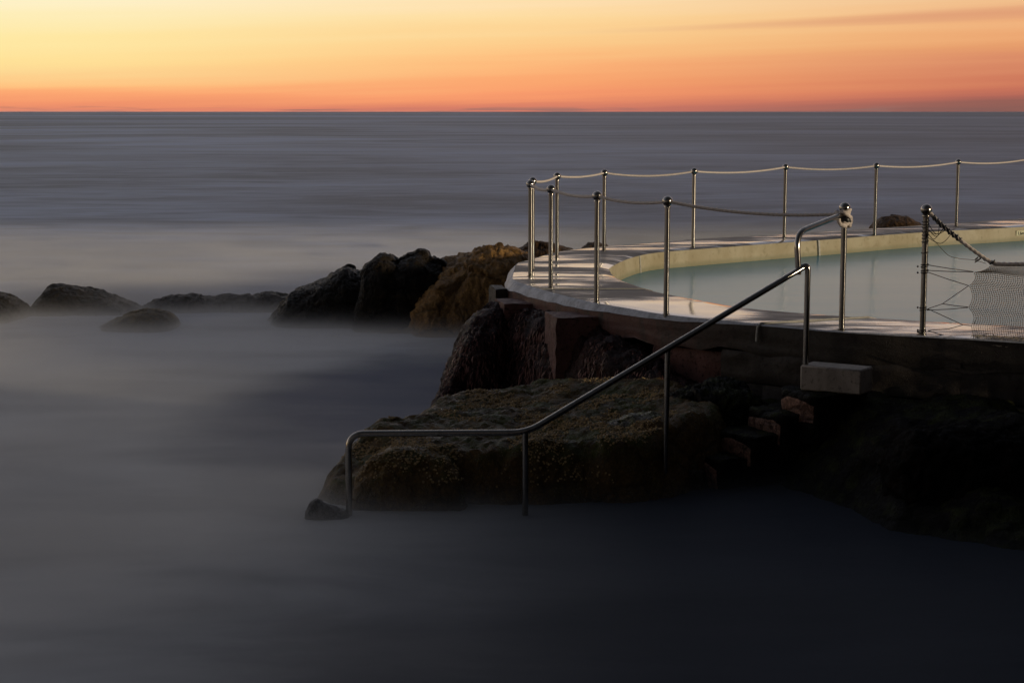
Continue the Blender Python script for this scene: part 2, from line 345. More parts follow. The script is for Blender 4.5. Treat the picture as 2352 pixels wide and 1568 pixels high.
# ------------------------------------------------------------------ mesh building
class MB:
    def __init__(s): s.v = []; s.f = []; s.mi = []
    def add(s, vs, fs, mi=0):
        o = len(s.v); s.v += [tuple(v) for v in vs]; s.f += [tuple(i + o for i in f) for f in fs]; s.mi += [mi]*len(fs)
    def tube(s, pts, r, seg=12, caps=True, closed=False, lobes=0, twist=0.0, lob=.0, mi=0):
        pts = [Vector(p) for p in pts]; n = len(pts)
        rr = r if hasattr(r, '__len__') else [r]*n
        t0 = (pts[1]-pts[0]).normalized()
        up = Vector((0, 0, 1)) if abs(t0.z) < .9 else Vector((1, 0, 0))
        a = t0.cross(up).normalized(); vs = []; run = 0.0; prev = t0
        for i, p in enumerate(pts):
            if closed: t = (pts[(i+1) % n]-pts[i-1]).normalized()
            else: t = ((pts[min(i+1, n-1)]-pts[max(i-1, 0)])).normalized()
            a = (prev.rotation_difference(t) @ a); a = (a - t*a.dot(t)).normalized(); prev = t
            b = t.cross(a)
            if i: run += (p-pts[i-1]).length
            for j in range(seg):
                th = 2*math.pi*j/seg
                q = rr[i]*(1 + (lob*math.cos(lobes*(th) - run*twist*lobes) if lobes else 0))
                vs.append(p + a*(math.cos(th)*q) + b*(math.sin(th)*q))
        fs = []
        for i in range(n if closed else n-1):
            i2 = (i+1) % n
            for j in range(seg):
                k2 = (j+1) % seg
                fs.append((i*seg+j, i*seg+k2, i2*seg+k2, i2*seg+j))
        if caps and not closed:
            fs.append(tuple(range(seg-1, -1, -1))); fs.append(tuple((n-1)*seg+j for j in range(seg)))
        s.add(vs, fs, mi)
    def sphere(s, c, r, nu=20, nv=12, mi=0, sq=(1, 1, 1)):
        vs = [Vector(c)+Vector((0, 0, r*sq[2]))]; fs = []
        for i in range(1, nv):
            ph = math.pi*i/nv
            for j in range(nu):
                th = 2*math.pi*j/nu
                vs.append(Vector(c)+Vector((r*sq[0]*math.sin(ph)*math.cos(th), r*sq[1]*math.sin(ph)*math.sin(th), r*sq[2]*math.cos(ph))))
        vs.append(Vector(c)-Vector((0, 0, r*sq[2]))); e = len(vs)-1
        for j in range(nu):
            fs.append((0, 1+j, 1+(j+1) % nu)); fs.append((e, e-nu+(j+1) % nu, e-nu+j))
            for i in range(nv-2):
                a = 1+i*nu; fs.append((a+j, a+nu+j, a+nu+(j+1) % nu, a+(j+1) % nu))
        s.add(vs, fs, mi)
    def grid(s, P, mi=0, flip=False):
        nu, nv = len(P), len(P[0]); vs = [q for row in P for q in row]; fs = []
        for i in range(nu-1):
            for j in range(nv-1):
                f = (i*nv+j, i*nv+j+1, (i+1)*nv+j+1, (i+1)*nv+j)
                fs.append(f[::-1] if flip else f)
        s.add(vs, fs, mi)
    def build(s, name, mats, parent=None, sharp=40):
        if not isinstance(mats, (list, tuple)): mats = [mats]
        org = parent['_o'] if parent is not None and '_o' in parent else (0, 0, 0)
        org = ORG.get(parent.name, Vector()) if parent is not None else Vector()
        me = bpy.data.meshes.new(name)
        me.from_pydata([(v[0]-org[0], v[1]-org[1], v[2]-org[2]) for v in s.v], [], s.f)
        for m in mats: me.materials.append(m)
        if len(mats) > 1: me.polygons.foreach_set('material_index', s.mi)
        me.polygons.foreach_set('use_smooth', [True]*len(s.f)); me.update()
        if sharp is not None: me.set_sharp_from_angle(angle=R(sharp))
        o = bpy.data.objects.new(name, me); COL.objects.link(o)
        if parent is not None:
            o.parent = parent; ORG[o.name] = org
        return o
ORG = {}
def thing(name, loc, label, cat, group=None):
    o = bpy.data.objects.new(name, None); COL.objects.link(o); o.location = loc; ORG[o.name] = Vector(loc)
    o.empty_display_size = .1; o['label'] = label; o['category'] = cat
    if group: o['group'] = group
    return o
def tag(o, label, cat, group=None):
    o['label'] = label; o['category'] = cat
    if group: o['group'] = group
    return o
def structure(o): o['kind'] = 'structure'; return o
def arc(pts, rad, n=6):
    """round the inner corners of a polyline"""
    pts = [Vector(p) for p in pts]; out = [pts[0]]
    for i in range(1, len(pts)-1):
        a, b, c = pts[i-1], pts[i], pts[i+1]
        r = min(rad, (a-b).length*.49, (c-b).length*.49)
        p, q = b+(a-b).normalized()*r, b+(c-b).normalized()*r
        for j in range(n+1):
            t = j/n; out.append(p*(1-t)**2 + b*2*t*(1-t) + q*t*t)
    out.append(pts[-1]); return out
def box(mb, c, ax, ay, az, hx, hy, hz, mi=0, bev=.0):
    """box with chamfered edges"""
    c = Vector(c); b = bev; vs = []; H = (hx, hy, hz); A = (ax, ay, az); idx = {}
    for k in range(3):
        for sg in (-1, 1):
            for s1 in (-1, 1):
                for s2 in (-1, 1):
                    l = [0, 0, 0]; l[k] = sg*H[k]; l[(k+1) % 3] = s1*(H[(k+1) % 3]-b); l[(k+2) % 3] = s2*(H[(k+2) % 3]-b)
                    sg3 = [0, 0, 0]; sg3[k] = sg; sg3[(k+1) % 3] = s1; sg3[(k+2) % 3] = s2
                    idx[(k, tuple(sg3))] = len(vs); vs.append(c+A[0]*l[0]+A[1]*l[1]+A[2]*l[2])
    fs = []
    for k in range(3):
        i, j = (k+1) % 3, (k+2) % 3
        for sg in (-1, 1):
            def key(a, b_, kk=k):
                q = [0, 0, 0]; q[k] = sg; q[i] = a; q[j] = b_; return idx[(kk, tuple(q))]
            f = (key(-1, -1), key(1, -1), key(1, 1), key(-1, 1)); fs.append(f if sg > 0 else f[::-1])
    if b > 0:
        for k in range(3):                                   # edges running along axis k
            i, j = (k+1) % 3, (k+2) % 3
            for s1 in (-1, 1):
                for s2 in (-1, 1):
                    def kk(face, a):
                        q = [0, 0, 0]; q[k] = a; q[i] = s1; q[j] = s2; return idx[(face, tuple(q))]
                    f = (kk(i, -1), kk(i, 1), kk(j, 1), kk(j, -1)); fs.append(f if s1*s2 < 0 else f[::-1])
        for sx in (-1, 1):
            for sy in (-1, 1):
                for sz in (-1, 1):
                    q = (sx, sy, sz); f = (idx[(0, q)], idx[(1, q)], idx[(2, q)]); fs.append(f if sx*sy*sz > 0 else f[::-1])
    mb.add(vs, fs, mi)

def fract(p, sc, oct=5, H=.9):
    return noise.fractal(Vector(p)*sc, H, 2.1, oct)
def displace(me, amp, sc, seed, facet=.5, streak=1.0, fine=.0):
    """push the vertices of a rock along their normals"""
    me.update(); n = len(me.vertices)
    nr = np.empty(n*3); me.vertices.foreach_get('normal', nr); nr = nr.reshape(-1, 3)
    cs = np.empty(n*3); me.vertices.foreach_get('co', cs); cs = cs.reshape(-1, 3)
    off = Vector((seed*3.7, seed*1.9, seed*5.3))
    def blocks(q):
        dist, pts = noise.voronoi(q)
        c = pts[0]; nn = noise.noise_vector(c*7.31+Vector((1.7, 9.2, 3.3)))*1.6
        return (q-c).dot(nn)*.9 - .55*max(0.0, .10-(dist[1]-dist[0]))/.10*.35
    for i in range(n):
        p = Vector((cs[i][0], cs[i][1], cs[i][2]*streak)) + off
        w = p + noise.noise_vector(p*sc*.8)*.22/sc
        d = noise.fractal(p*sc, .85, 2.1, 5)*.40
        if facet:
            d += facet*blocks(w*sc*.9)*.9 + facet*blocks(w*sc*2.3)*.42
        if fine:
            d += fine*(.5-abs(noise.fractal(p*sc*5, .7, 2.2, 4)))*.42
            d += fine*noise.fractal(p*sc*14, .6, 2.2, 3)*.10
        cs[i] += nr[i]*d*amp
    me.vertices.foreach_set('co', cs.ravel()); me.update()

def ridge_rock(name, prof, mat, fd, bd, seed, amp=.08, sc=2.0, nu=170, nv=84, zb=-.35, facet=.8, streak=1.0, parent=None, Y=None, fine=.6, pw=.62, endtaper=.25):
    """a rock whose skyline follows prof (px, py[, Y]); a rounded front and back fall from it to below the water"""
    P = [dp(q[0], q[1], q[2] if len(q) > 2 else Y) for q in prof]
    xs = [p.x for p in P]; T = np.cumsum([0]+[(P[i+1]-P[i]).length for i in range(len(P)-1)]); T /= T[-1]
    rows = []
    for i in range(nu):
        t = i/(nu-1); c = [float(np.interp(t, T, [p[a] for p in P])) for a in range(3)]
        e = min(1.0, (min(t, 1-t)/endtaper)) if endtaper else 1.0
        e = math.sqrt(max(0.0, 1-(1-e)**2))*.9 + .1
        row = []
        for j in range(nv):
            a = math.pi*j/(nv-1)                    # 0 front foot .. pi back foot
            ca, sa = math.cos(a), max(0.0, math.sin(a))
            d = (fd if ca > 0 else bd)*e
            yy = c[1] - math.copysign(abs(ca)**.8, ca)*d
            row.append(Vector((c[0], yy, zb + (c[2]-zb)*sa**pw)))
        rows.append(row)
    mb = MB(); mb.grid(rows, flip=True)
    nv_ = nv
    mb.f.append(tuple(range(nv))); mb.mi.append(0)
    mb.f.append(tuple((nu-1)*nv+j for j in range(nv-1, -1, -1))); mb.mi.append(0)
    o = mb.build(name, mat, parent, sharp=None)
    displace(o.data, amp, sc, seed, facet, streak, fine)
    return o

def height_rock(name, poly, top, mat, seed, fall, res=.035, zb=-.4, amp=.06, sc=2.2, facet=.7, parent=None, rag=.12, fine=.6):
    """a rock slab given by its outline on the ground and a height for its top"""
    poly = np.array([(p[0], p[1]) for p in poly]); lo = poly.min(0)-.25; hi = poly.max(0)+.25
    nx, ny = int((hi[0]-lo[0])/res)+1, int((hi[1]-lo[1])/res)+1
    X, Yg = np.meshgrid(np.linspace(lo[0], hi[0], nx), np.linspace(lo[1], hi[1], ny), indexing='ij')
    D = np.full(X.shape, 1e9); ins = np.zeros(X.shape, bool); n = len(poly)
    for i in range(n):
        a, b = poly[i], poly[(i+1) % n]; d = b-a
        t = np.clip(((X-a[0])*d[0]+(Yg-a[1])*d[1])/(d@d), 0, 1)
        D = np.minimum(D, np.hypot(X-a[0]-t*d[0], Yg-a[1]-t*d[1]))
        cr = ((a[1] > Yg) != (b[1] > Yg)) & (X < (b[0]-a[0])*(Yg-a[1])/(b[1]-a[1]+1e-12)+a[0]); ins ^= cr
    D = np.where(ins, D, -D)
    rows = []; keep = np.zeros(X.shape, bool)
    for i in range(nx):
        row = []
        for j in range(ny):
            x, y = X[i, j], Yg[i, j]
            d = D[i, j] + rag*noise.fractal(Vector((x*1.7+seed, y*1.7, seed)), .9, 2.0, 4)
            t = min(1, max(0, d/fall)); s = 1-(1-t)**2.4
            row.append(Vector((x, y, zb+(top(x, y)-zb)*s))); keep[i, j] = d > -.06
        rows.append(row)
    mb = MB(); vid = {}
    for i in range(nx-1):
        for j in range(ny-1):
            if keep[i, j] or keep[i+1, j] or keep[i, j+1] or keep[i+1, j+1]:
                f = []
                for a, b in ((i, j), (i+1, j), (i+1, j+1), (i, j+1)):
                    if (a, b) not in vid: vid[(a, b)] = len(mb.v); mb.v.append(tuple(rows[a][b]))
                    f.append(vid[(a, b)])
                mb.f.append(tuple(f)); mb.mi.append(0)
    o = mb.build(name, mat, parent, sharp=None)
    displace(o.data, amp, sc, seed, facet, 1.0, fine)
    return o

# ------------------------------------------------------------------ the setting: sea
mb = MB()
xs = [-60000, -4000, -400, -60, -20, 0, 20, 60, 400, 4000, 60000]; ys = [-60, 0, 8, 14, 22, 40, 100, 400, 2000, 12000, 90000]
mb.grid([[(x, y, 0.0) for y in ys] for x in xs], flip=True)
structure(mb.build('sea', M['sea']))

# ------------------------------------------------------------------ the tidal pool
def crn(pts, n):
    """resample a smooth curve through points, evenly along it"""
    pts = [Vector(p) for p in pts]; dense = []
    for i in range(len(pts)-1):
        p0, p1, p2, p3 = pts[max(i-1, 0)], pts[i], pts[i+1], pts[min(i+2, len(pts)-1)]
        for j in range(12):
            t = j/12
            dense.append(.5*((2*p1)+(p2-p0)*t+(2*p0-5*p1+4*p2-p3)*t*t+(3*p1-p0-3*p2+p3)*t**3))
    dense.append(pts[-1])
    T = np.cumsum([0]+[(dense[i+1]-dense[i]).length for i in range(len(dense)-1)])
    return [Vector([float(np.interp(s, T, [p[a] for p in dense])) for a in range(3)]) for s in np.linspace(0, T[-1], n)]
outer_near_px = [(2352, 784), (2220, 776), (2116, 770), (1932, 760), (1740, 743), (1535, 722.6), (1439, 707), (1366, 695), (1298, 679), (1250, 666), (1202, 651), (1178, 641)]
outer_far_px = [(1181, 622), (1187, 605), (1213, 597), (1287, 577), (1383, 566), (1495, 558), (1608, 548), (1787, 539), (1950, 528.5), (2190, 512.5), (2352, 502)]
inner_near_px = [(2352, 747), (2232, 741), (2116, 734.5), (1990, 727), (1860, 718), (1740, 707.6), (1676, 699), (1609, 686), (1552, 675), (1496, 663), (1428, 640), (1407, 628), (1400, 617)]
inner_far_px = [(1402, 610), (1414, 603), (1448, 589), (1496, 578), (1580, 570.5), (1787, 555), (1926, 545), (2040, 536), (2190, 526), (2352, 518)]
ON = [gp(x, y, DECK) for x, y in outer_near_px]; OF = [gp(x, y, DECK) for x, y in outer_far_px]
IN = [gp(x, y, DECK) for x, y in inner_near_px]; IF = [gp(x, y, DECK) for x, y in inner_far_px]
def extend(a, b, L): return a + (a-b).normalized()*L
def ring(near, far):
    pts = [extend(near[0], near[2], 7.0), extend(near[0], near[2], 3.5)] + near + far + [extend(far[-1], far[-3], 6.0), extend(far[-1], far[-3], 13.0)]
    return pts
N_R = 150
# pair both lines by splitting them at the pool's left tip
def halves(near, far, tip):
    A = crn([extend(near[0], near[2], 7.0)] + near + [tip], N_R//2); B = crn([tip] + far + [extend(far[-1], far[-3], 13.0)], N_R//2)
    return A + B[1:]
O = halves(ON, OF[1:], OF[0]); I = halves(IN, IF, gp(1398.5, 613.5, DECK))
NR = len(O)
def side(L, i):
    t = (L[min(i+1, len(L)-1)]-L[max(i-1, 0)]).normalized(); return Vector((-t.y, t.x, 0))
def outward(i):
    d = side(O, i); return d if d.dot(O[i]-I[i]) > 0 else -d
OUT = [outward(i) for i in range(NR)]
def jag(i, s, a): return a*noise.fractal(Vector((O[i].x*s, O[i].y*s, 3.1)), .8, 2, 4)
pool = thing('tidal_pool', (O[NR//3].x, O[NR//3].y, 0), 'concrete walled ocean pool with wet walkway, worn pale edge and yellow lined inside', 'pool')
# walkway
mb = MB(); rows = []
for i in range(NR):
    row = []
    for j in range(13):
        t = j/12; p = O[i].lerp(I[i], t); w = .006*noise.fractal(p*1.3, .9, 2, 3)
        drop = .022*max(0, (t-.93)/.07)**2 + .004*max(0, (.04-t)/.04)
        row.append(p+Vector((0, 0, w*math.sin(math.pi*min(1, t*1.0))-drop)))
    rows.append(row)
mb.grid(rows)
walk = mb.build('walkway', M['deck'], pool, 60)
# worn bevelled edge, wide round the tip, narrow along the near side
BV = []
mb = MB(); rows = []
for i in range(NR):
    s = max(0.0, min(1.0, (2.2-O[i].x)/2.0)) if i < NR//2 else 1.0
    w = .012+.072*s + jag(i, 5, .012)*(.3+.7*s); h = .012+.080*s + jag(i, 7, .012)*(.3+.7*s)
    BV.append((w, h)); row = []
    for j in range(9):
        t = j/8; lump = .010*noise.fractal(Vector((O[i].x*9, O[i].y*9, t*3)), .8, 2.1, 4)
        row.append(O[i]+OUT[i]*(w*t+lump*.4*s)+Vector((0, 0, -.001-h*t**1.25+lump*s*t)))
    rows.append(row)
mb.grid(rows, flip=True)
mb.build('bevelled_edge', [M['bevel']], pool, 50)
# vertical face of the slab
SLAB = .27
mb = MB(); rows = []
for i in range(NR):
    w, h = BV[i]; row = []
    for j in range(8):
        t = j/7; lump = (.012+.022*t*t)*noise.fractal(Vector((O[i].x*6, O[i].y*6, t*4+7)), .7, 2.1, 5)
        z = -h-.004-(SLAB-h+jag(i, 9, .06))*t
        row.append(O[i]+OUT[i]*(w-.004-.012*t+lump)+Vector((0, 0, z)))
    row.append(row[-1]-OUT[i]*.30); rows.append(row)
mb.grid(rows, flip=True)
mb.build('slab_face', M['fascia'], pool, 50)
# wall below the slab, in courses of long blocks with open joints
def wall_course(i0, i1, z0, z1, off, name, m):
    mb = MB(); rows = []
    n = max(3, (i1-i0)*3)
    for a in range(n+1):
        f = i0+(i1-i0)*a/n; q = int(min(NR-2, f)); t = f-q
        p = O[q].lerp(O[q+1], t); od = OUT[q].lerp(OUT[q+1], t).normalized(); w = BV[q][0]
        col_ = []
        e = .012 if a in (0, n) else 0
        for b in range(9):
            s = b/8; lump = .022*noise.fractal(Vector((p.x*4, p.y*4, (z0+(z1-z0)*s)*5)), .8, 2.1, 5)
            eb = .012 if b in (0, 8) else 0
            col_.append(p+od*(w-off+lump-e-eb)+Vector((0, 0, z0+(z1-z0)*s-DECK)))
        if a in (0, n): col_ = [c-od*.0 for c in col_]
        col_ = [col_[0]-od*.25]+col_+[col_[-1]-od*.25]
        rows.append(col_)
    rows = [[c-OUT[i0]*.25 for c in rows[0]]]+rows+[[c-OUT[min(i1, NR-1)]*.25 for c in rows[-1]]]
    mb.grid(rows, flip=False); mb.build(name, m, pool, 50)
def near_index(px):
    best = min(range(NR//2), key=lambda i: abs(CX+FPX*O[i].x/(O[i].y*cp+(CAM_Z-DECK)*sp)-px)); return best
for a, b in ((2900, 2330), (2330, 1905), (1905, 1650)):
    i0, i1 = (0 if a > 2800 else near_index(a)), near_index(b)
    wall_course(i0, i1, .865, .60, .022, 'wall_block', M['wall'])
for a, b in ((2900, 2140), (2140, 1760), (1760, 1640)):
    i0, i1 = (0 if a > 2800 else near_index(a)), near_index(b)
    wall_course(i0, i1, .588, .10, .03, 'wall_block', M['wall'])
wall_course(near_index(1640), near_index(1505), .83, .45, .06, 'wall_block', M['pier'])
wall_course(near_index(1500), NR//2+22, .80, -.3, .20, 'core_wall', M['weedrock'])
wall_course(NR//2+22, NR-1, .84, -.3, .10, 'core_wall', M['wall'])
# inside lining
mb = MB(); rows = []
for i in range(NR):
    row = []; ind = (I[i]-O[i]).normalized()
    for j in range(8):
        t = j/7
        row.append(I[i]+ind*(.002+.035*t**.6+.004*noise.fractal(I[i]*5+Vector((0, 0, t)), .8, 2, 3))+Vector((0, 0, -.022-.75*t)))
    rows.append(row)
mb.grid(rows, flip=False)
mb.build('inner_wall', M['lining'], pool, 60)
# white sealed joints across the walkway and down the far wall
def joint(i_o, i_i, down_in=.0, down_out=.0, wd=.012):
    a, b = O[i_o], I[i_i]; pts = []
    d = (b-a).normalized()
    if down_out: pts += [a-d*(BV[i_o][0]+.030)-Vector((0, 0, .15)), a-d*(BV[i_o][0]+.020)-Vector((0, 0, .01+BV[i_o][1]))]
    for t in np.linspace(0, 1, 14): pts.append(a.lerp(b, t)+Vector((0, 0, .003-.022*max(0, (t-.95)/.05)**2)))
    if down_in:
        for t in np.linspace(.12, 1, 7): pts.append(b+d*(.008+.038*t**.6)+Vector((0, 0, -.02-down_in*t)))
    mb = MB(); mb.tube(pts, wd*.5, 6); return mb.build('sealed_joint', M['joint'], pool)
def idx_of(L, px, lo, hi, z=DECK):
    return min(range(lo, hi), key=lambda i: abs(CX+FPX*L[i].x/(L[i].y*cp+(CAM_Z-z)*sp)-px))
joint(near_index(1738), idx_of(I, 1990, 0, NR//2), 0, 1, .024)
joint(idx_of(O, 1245, 0, NR//2), idx_of(I, 1500, 0, NR//2), 0, 0, .010)
for px in (1478, 1880):
    i_i = idx_of(I, px-8, NR//2+3, NR); b = I[i_i]; d = (I[i_i]-O[i_i]).normalized()
    mb = MB(); pts = [b+d*(.006+.037*t**.6)+Vector((0, 0, -.02-.75*t)) for t in np.linspace(.0, .42, 8)]
    mb.tube(pts, 0.028 if px > 1600 else .013, 6); mb.build('sealed_joint', M['joint'], pool)
# water in the pool
POOLZ = DECK-.24
mb = MB(); ins_ = [Vector((p.x, p.y, POOLZ)) + (I[i]-O[i]).normalized()*.02 for i, p in enumerate(I)]
half = NR//2; rows = []
for i in range(half):
    a, b = ins_[half-1-i], ins_[min(NR-1, half+i)]
    rows.append([a.lerp(b, j/16) for j in range(17)])
mb.grid(rows, flip=False)
structure(mb.build('pool_water', M['pool']))
# depth mark on the far wall
pm = dp(2340, 547, 1.0); bi = idx_of(I, 2352, NR//2+3, NR); bd = (I[bi]-O[bi]).normalized(); tdir = (I[bi+1]-I[bi]).normalized()
f0 = I[bi]+bd*.014
def on_wall(u, z, off): return f0+tdir*u+Vector((0, 0, z))+bd*off
mb = MB(); box(mb, on_wall(.08, -.115, .006), tdir, Vector((0, 0, 1)), tdir.cross(Vector((0, 0, 1))), .16, .040, .004, 0, .001)
plate = mb.build('depth_marker', M['plate'], pool)
cu = bpy.data.curves.new('lettering', 'FONT'); cu.body = '1.6m'; cu.size = .078; cu.extrude = .0015; cu.align_x = 'LEFT'
tob = bpy.data.objects.new('lettering_curve', cu); COL.objects.link(tob); bpy.context.view_layer.update()
tme = bpy.data.meshes.new_from_object(tob.evaluated_get(bpy.context.evaluated_depsgraph_get())); bpy.data.objects.remove(tob)
nf = tdir.cross(Vector((0, 0, 1))); nf = nf if nf.dot(bd) > 0 else -nf
o_ = on_wall(-.055, -.143, .0)+nf*.013
bm_v = [o_+tdir*v.co.x+Vector((0, 0, 1))*v.co.y+nf*v.co.z for v in tme.vertices]
mb = MB(); mb.add(bm_v, [tuple(p.vertices) for p in tme.polygons]); mb.build('lettering', M['ink'], plate, None)

# ------------------------------------------------------------------ rope posts
def make_post(label, rusty=False):
    t = thing('rope_post', (0, 0, 0), label, 'post', 'steel rope posts round the pool'); m = M['rusty'] if rusty else M['steel']
    mb = MB(); mb.tube([(0, 0, -.05), (0, 0, .3), (0, 0, .7), (0, 0, .985)], .0245, 24); mb.build('pole', m, t)
    mb = MB(); mb.sphere((0, 0, 1.012), .046, 28, 18); mb.build('ball_cap', M['steel'], t)
    mb = MB(); mb.tube([(0, 0, .956), (0, 0, .966), (0, 0, .972)], [.030, .031, .027], 24); mb.build('collar', M['steel'], t)
    mb = MB(); mb.tube([(0, 0, .000), (0, 0, .006), (0, 0, .008)], [.034, .034, .028], 24); mb.build('foot_ring', m, t)
    return t
def copy_thing(r, loc, label):
    c = r.copy(); COL.objects.link(c); c.location = loc; c['label'] = label; ORG[c.name] = Vector(loc)
    for ch in list(r.children):
        d = ch.copy(); COL.objects.link(d); d.parent = c
    return c
posts_px = [
 (1933, 756, 'steel post with a rope knot and black tape below its ball above the handrail'),
 (1530, 722, 'steel post on the near deck edge, last before the long sagging rope to the handrail'),
 (1370, 694, 'near side steel post beside the pale worn edge, close to a far side post'),
 (1265, 660, 'second steel post from the pool tip on the near side, above the seaweed rock'),
 (1218, 634, 'front steel post of the overlapping pair at the rounded tip of the pool'),
 (1223, 618, 'rear steel post of the overlapping pair at the pool tip, half hidden'),
 (1279, 592, 'far side steel post next to the overlapping pair, before the small rocks behind the pool'),
 (1387, 575, 'far side steel post whose foot shows just right of a near post'),
 (1592, 567, 'rust stained steel post on the far wall, left of the bent handrail top'),
 (1801, 545, 'far side steel post standing just left of the bent handrail top'),
 (2008.5, 538, 'far side steel post in front of the round brown rock behind the pool'),
 (2196, 519, 'rightmost far side steel post, seen beyond the net post'),
 (2118.5, 766, 'steel post wrapped in black cord that holds the grey net')]
POST = []
proto = None
for n, (px, py, lab) in enumerate(posts_px):
    p = gp(px, py, DECK); p.z = DECK+.001
    if n == 0:
        proto = make_post(lab); proto.location = p; c = proto; ORG[c.name] = Vector(p)
    else:
        c = copy_thing(proto, p, lab)
        if n == 8:
            for ch in c.children:
                if ch.name.startswith('pole'): ch.data = ch.data.copy(); ch.data.materials[0] = M['rusty']
    POST.append(p)
def top(i): return POST[i]+Vector((0, 0, 1.010))

# ------------------------------------------------------------------ the guard rope
def hang(a, b, sag, n=26):
    return [a.lerp(b, t)-Vector((0, 0, sag*4*t*(1-t))) for t in np.linspace(0, 1, n)]
rope = thing('guard_rope', top(4), 'pale rope slung through the ball topped posts round the whole pool', 'rope')
kn = top(0)
far_end = dp(2352, 360, 30.2)
nxt = POST[11]+(POST[11]-POST[10])*1.0+Vector((0, 0, 1.010))
pts = hang(kn+Vector((-.02, .03, -.05)), top(1), .05, 44)
for a, b, s in ((1, 2, .035), (2, 3, .03), (3, 4, .03), (4, 5, .004), (5, 6, .03), (6, 7, .03), (7, 8, .05), (8, 9, .045), (9, 10, .045), (10, 11, .045)):
    pts += hang(top(a), top(b), s)[1:]
pts += hang(top(11), nxt, .045)[1:]
T = np.cumsum([0]+[(pts[i+1]-pts[i]).length for i in range(len(pts)-1)])
fine = [Vector([float(np.interp(s, T, [p[a] for p in pts])) for a in range(3)]) for s in np.arange(0, T[-1], .011)]
mb = MB(); mb.tube(fine, .0135, 9, lobes=3, twist=46, lob=.16); mb.build('line', M['rope'], rope, None)
# loose fibres standing off the near spans
mb = MB(); L_near = T[44+26*4-5]
for s in np.arange(.1, L_near, .012):
    p = Vector([float(np.interp(s, T, [q[a] for q in pts])) for a in range(3)])
    d = Vector((random.uniform(-1, 1), random.uniform(-1, 1), random.uniform(-1.2, 1))).normalized(); L = random.uniform(.014, .034)*(1.8 if random.random() < .06 else 1)
    mb.tube([p+d*.010, p+d*L*.6+Vector((.003, 0, 0)), p+d*L], [.0007, .0006, .0004], 3)
fb = mb.build('loose_fibre', M['rope'], rope, None); fb['kind'] = 'stuff'
# knot and tape round the handrail post
mb = MB()
def coil(c, r, z0, z1, turns, rad, tilt=0.0, seed=0, n=26):
    out = []
    for i in range(int(n*turns)+1):
        t = i/(n*turns); a = 2*math.pi*turns*t+seed
        out.append(Vector(c)+Vector((r*math.cos(a), r*math.sin(a), z0+(z1-z0)*t+tilt*math.cos(a))))
    return out
c0 = POST[0]
mb.tube(coil(c0, .042, .985, .955, 1.6, .016, .022, 2.0), .0165, 9, lobes=3, twist=46, lob=.16)
mb.tube(coil(c0, .044, .905, .870, 2.2, .016, -.012, .6), .0165, 9, lobes=3, twist=46, lob=.16)
mb.tube([c0+Vector(v) for v in ((-.04, -.045, .99), (.0, -.062, .965), (.04, -.05, .935), (.052, -.01, .90), (.03, -.05, .86))], .0165, 9, lobes=3, twist=46, lob=.16)
mb.tube([c0+Vector(v) for v in ((-.07, -.02, .985), (-.062, -.05, .95), (-.055, -.055, .90), (-.04, -.06, .872), (.01, -.062, .865))], .0165, 9, lobes=3, twist=46, lob=.16)
mb.build('knot', M['rope'], rope, None)
mb = MB(); mb.tube([c0+Vector((0, 0, z)) for z in (.885, .892, .91, .93, .947, .953)], [.045, .058, .0615, .060, .057, .044], 22); mb.build('tape_wrap', M['tape'], rope)

# ------------------------------------------------------------------ the handrail down the steps
rail = thing('handrail', gp(1850, 836, .92), 'bent steel tube handrail running down the rock steps into the sea', 'handrail')
RR = .0235
YJ = 13.5
J = dp(1835, 620, YJ); B = dp(1210, 993, 12.2); E = dp(800, 995.5, 12.2)
mb = MB(); leg_foot = dp(1850, 836, YJ)
endfoot = Vector((E.x-.002, E.y, -.35))
mb.tube(arc([J+Vector((.03, 0, .018)), B, E, endfoot], .12, 9), RR, 20)
mb.build('lower_rail', M['steel'], rail)
A0 = c0+Vector((-.03, -.03, .955)); A1 = dp(1829, 535, YJ); A2 = dp(1834, 622, YJ)
mb = MB(); mb.tube(arc([A0, A1, A2, A2-Vector((0, 0, .03))], .15, 9), RR, 20); mb.build('upper_rail', M['steel'], rail)
mb = MB(); mb.tube(arc([dp(1826, 626, YJ), dp(1856, 604, YJ), Vector((leg_foot.x, leg_foot.y, .915))], .16, 10), RR, 20); mb.build('leg', M['steel'], rail)
tt = min(np.linspace(0, 1, 400), key=lambda t: abs(CX+FPX*J.lerp(B, t).x/(J.lerp(B, t).y*cp+(CAM_Z-J.lerp(B, t).z)*sp)-1534)); L2 = J.lerp(B, tt)
mb = MB(); mb.tube([L2, Vector((L2.x-.012, L2.y, .2)), Vector((L2.x-.02, L2.y, -.2))], RR*.92, 20); mb.build('leg', M['steel'], rail)
mb = MB(); mb.tube([B-Vector((.012, 0, .005)), Vector((B.x-.012, B.y, .2)), Vector((B.x-.012, B.y, -.4))], RR, 20); mb.build('leg', M['steel'], rail)

# ------------------------------------------------------------------ the net on its post
netp = POST[12]
net = thing('mesh_net', netp+Vector((.5, -.3, 0)), 'grey knotted mesh net hung from a thick rope beside the deck, lashed with black cords', 'net')
ed = (gp(2352, 784, DECK)-gp(2220, 776, DECK)).normalized()       # along the deck edge
inn = Vector((-ed.y, ed.x, 0))*1.0
def np_(px, py): # point in the upright plane of the net
    d = ray(px, py); n = Vector((-ed.y, ed.x, 0)); o = Vector((0, 0, CAM_Z)); t = (netp-o).dot(n)/d.dot(n); return o+d*t
KN = np_(2279, 603)
tops = [KN, np_(2352, 605), np_(2352, 605)+ed*.7]
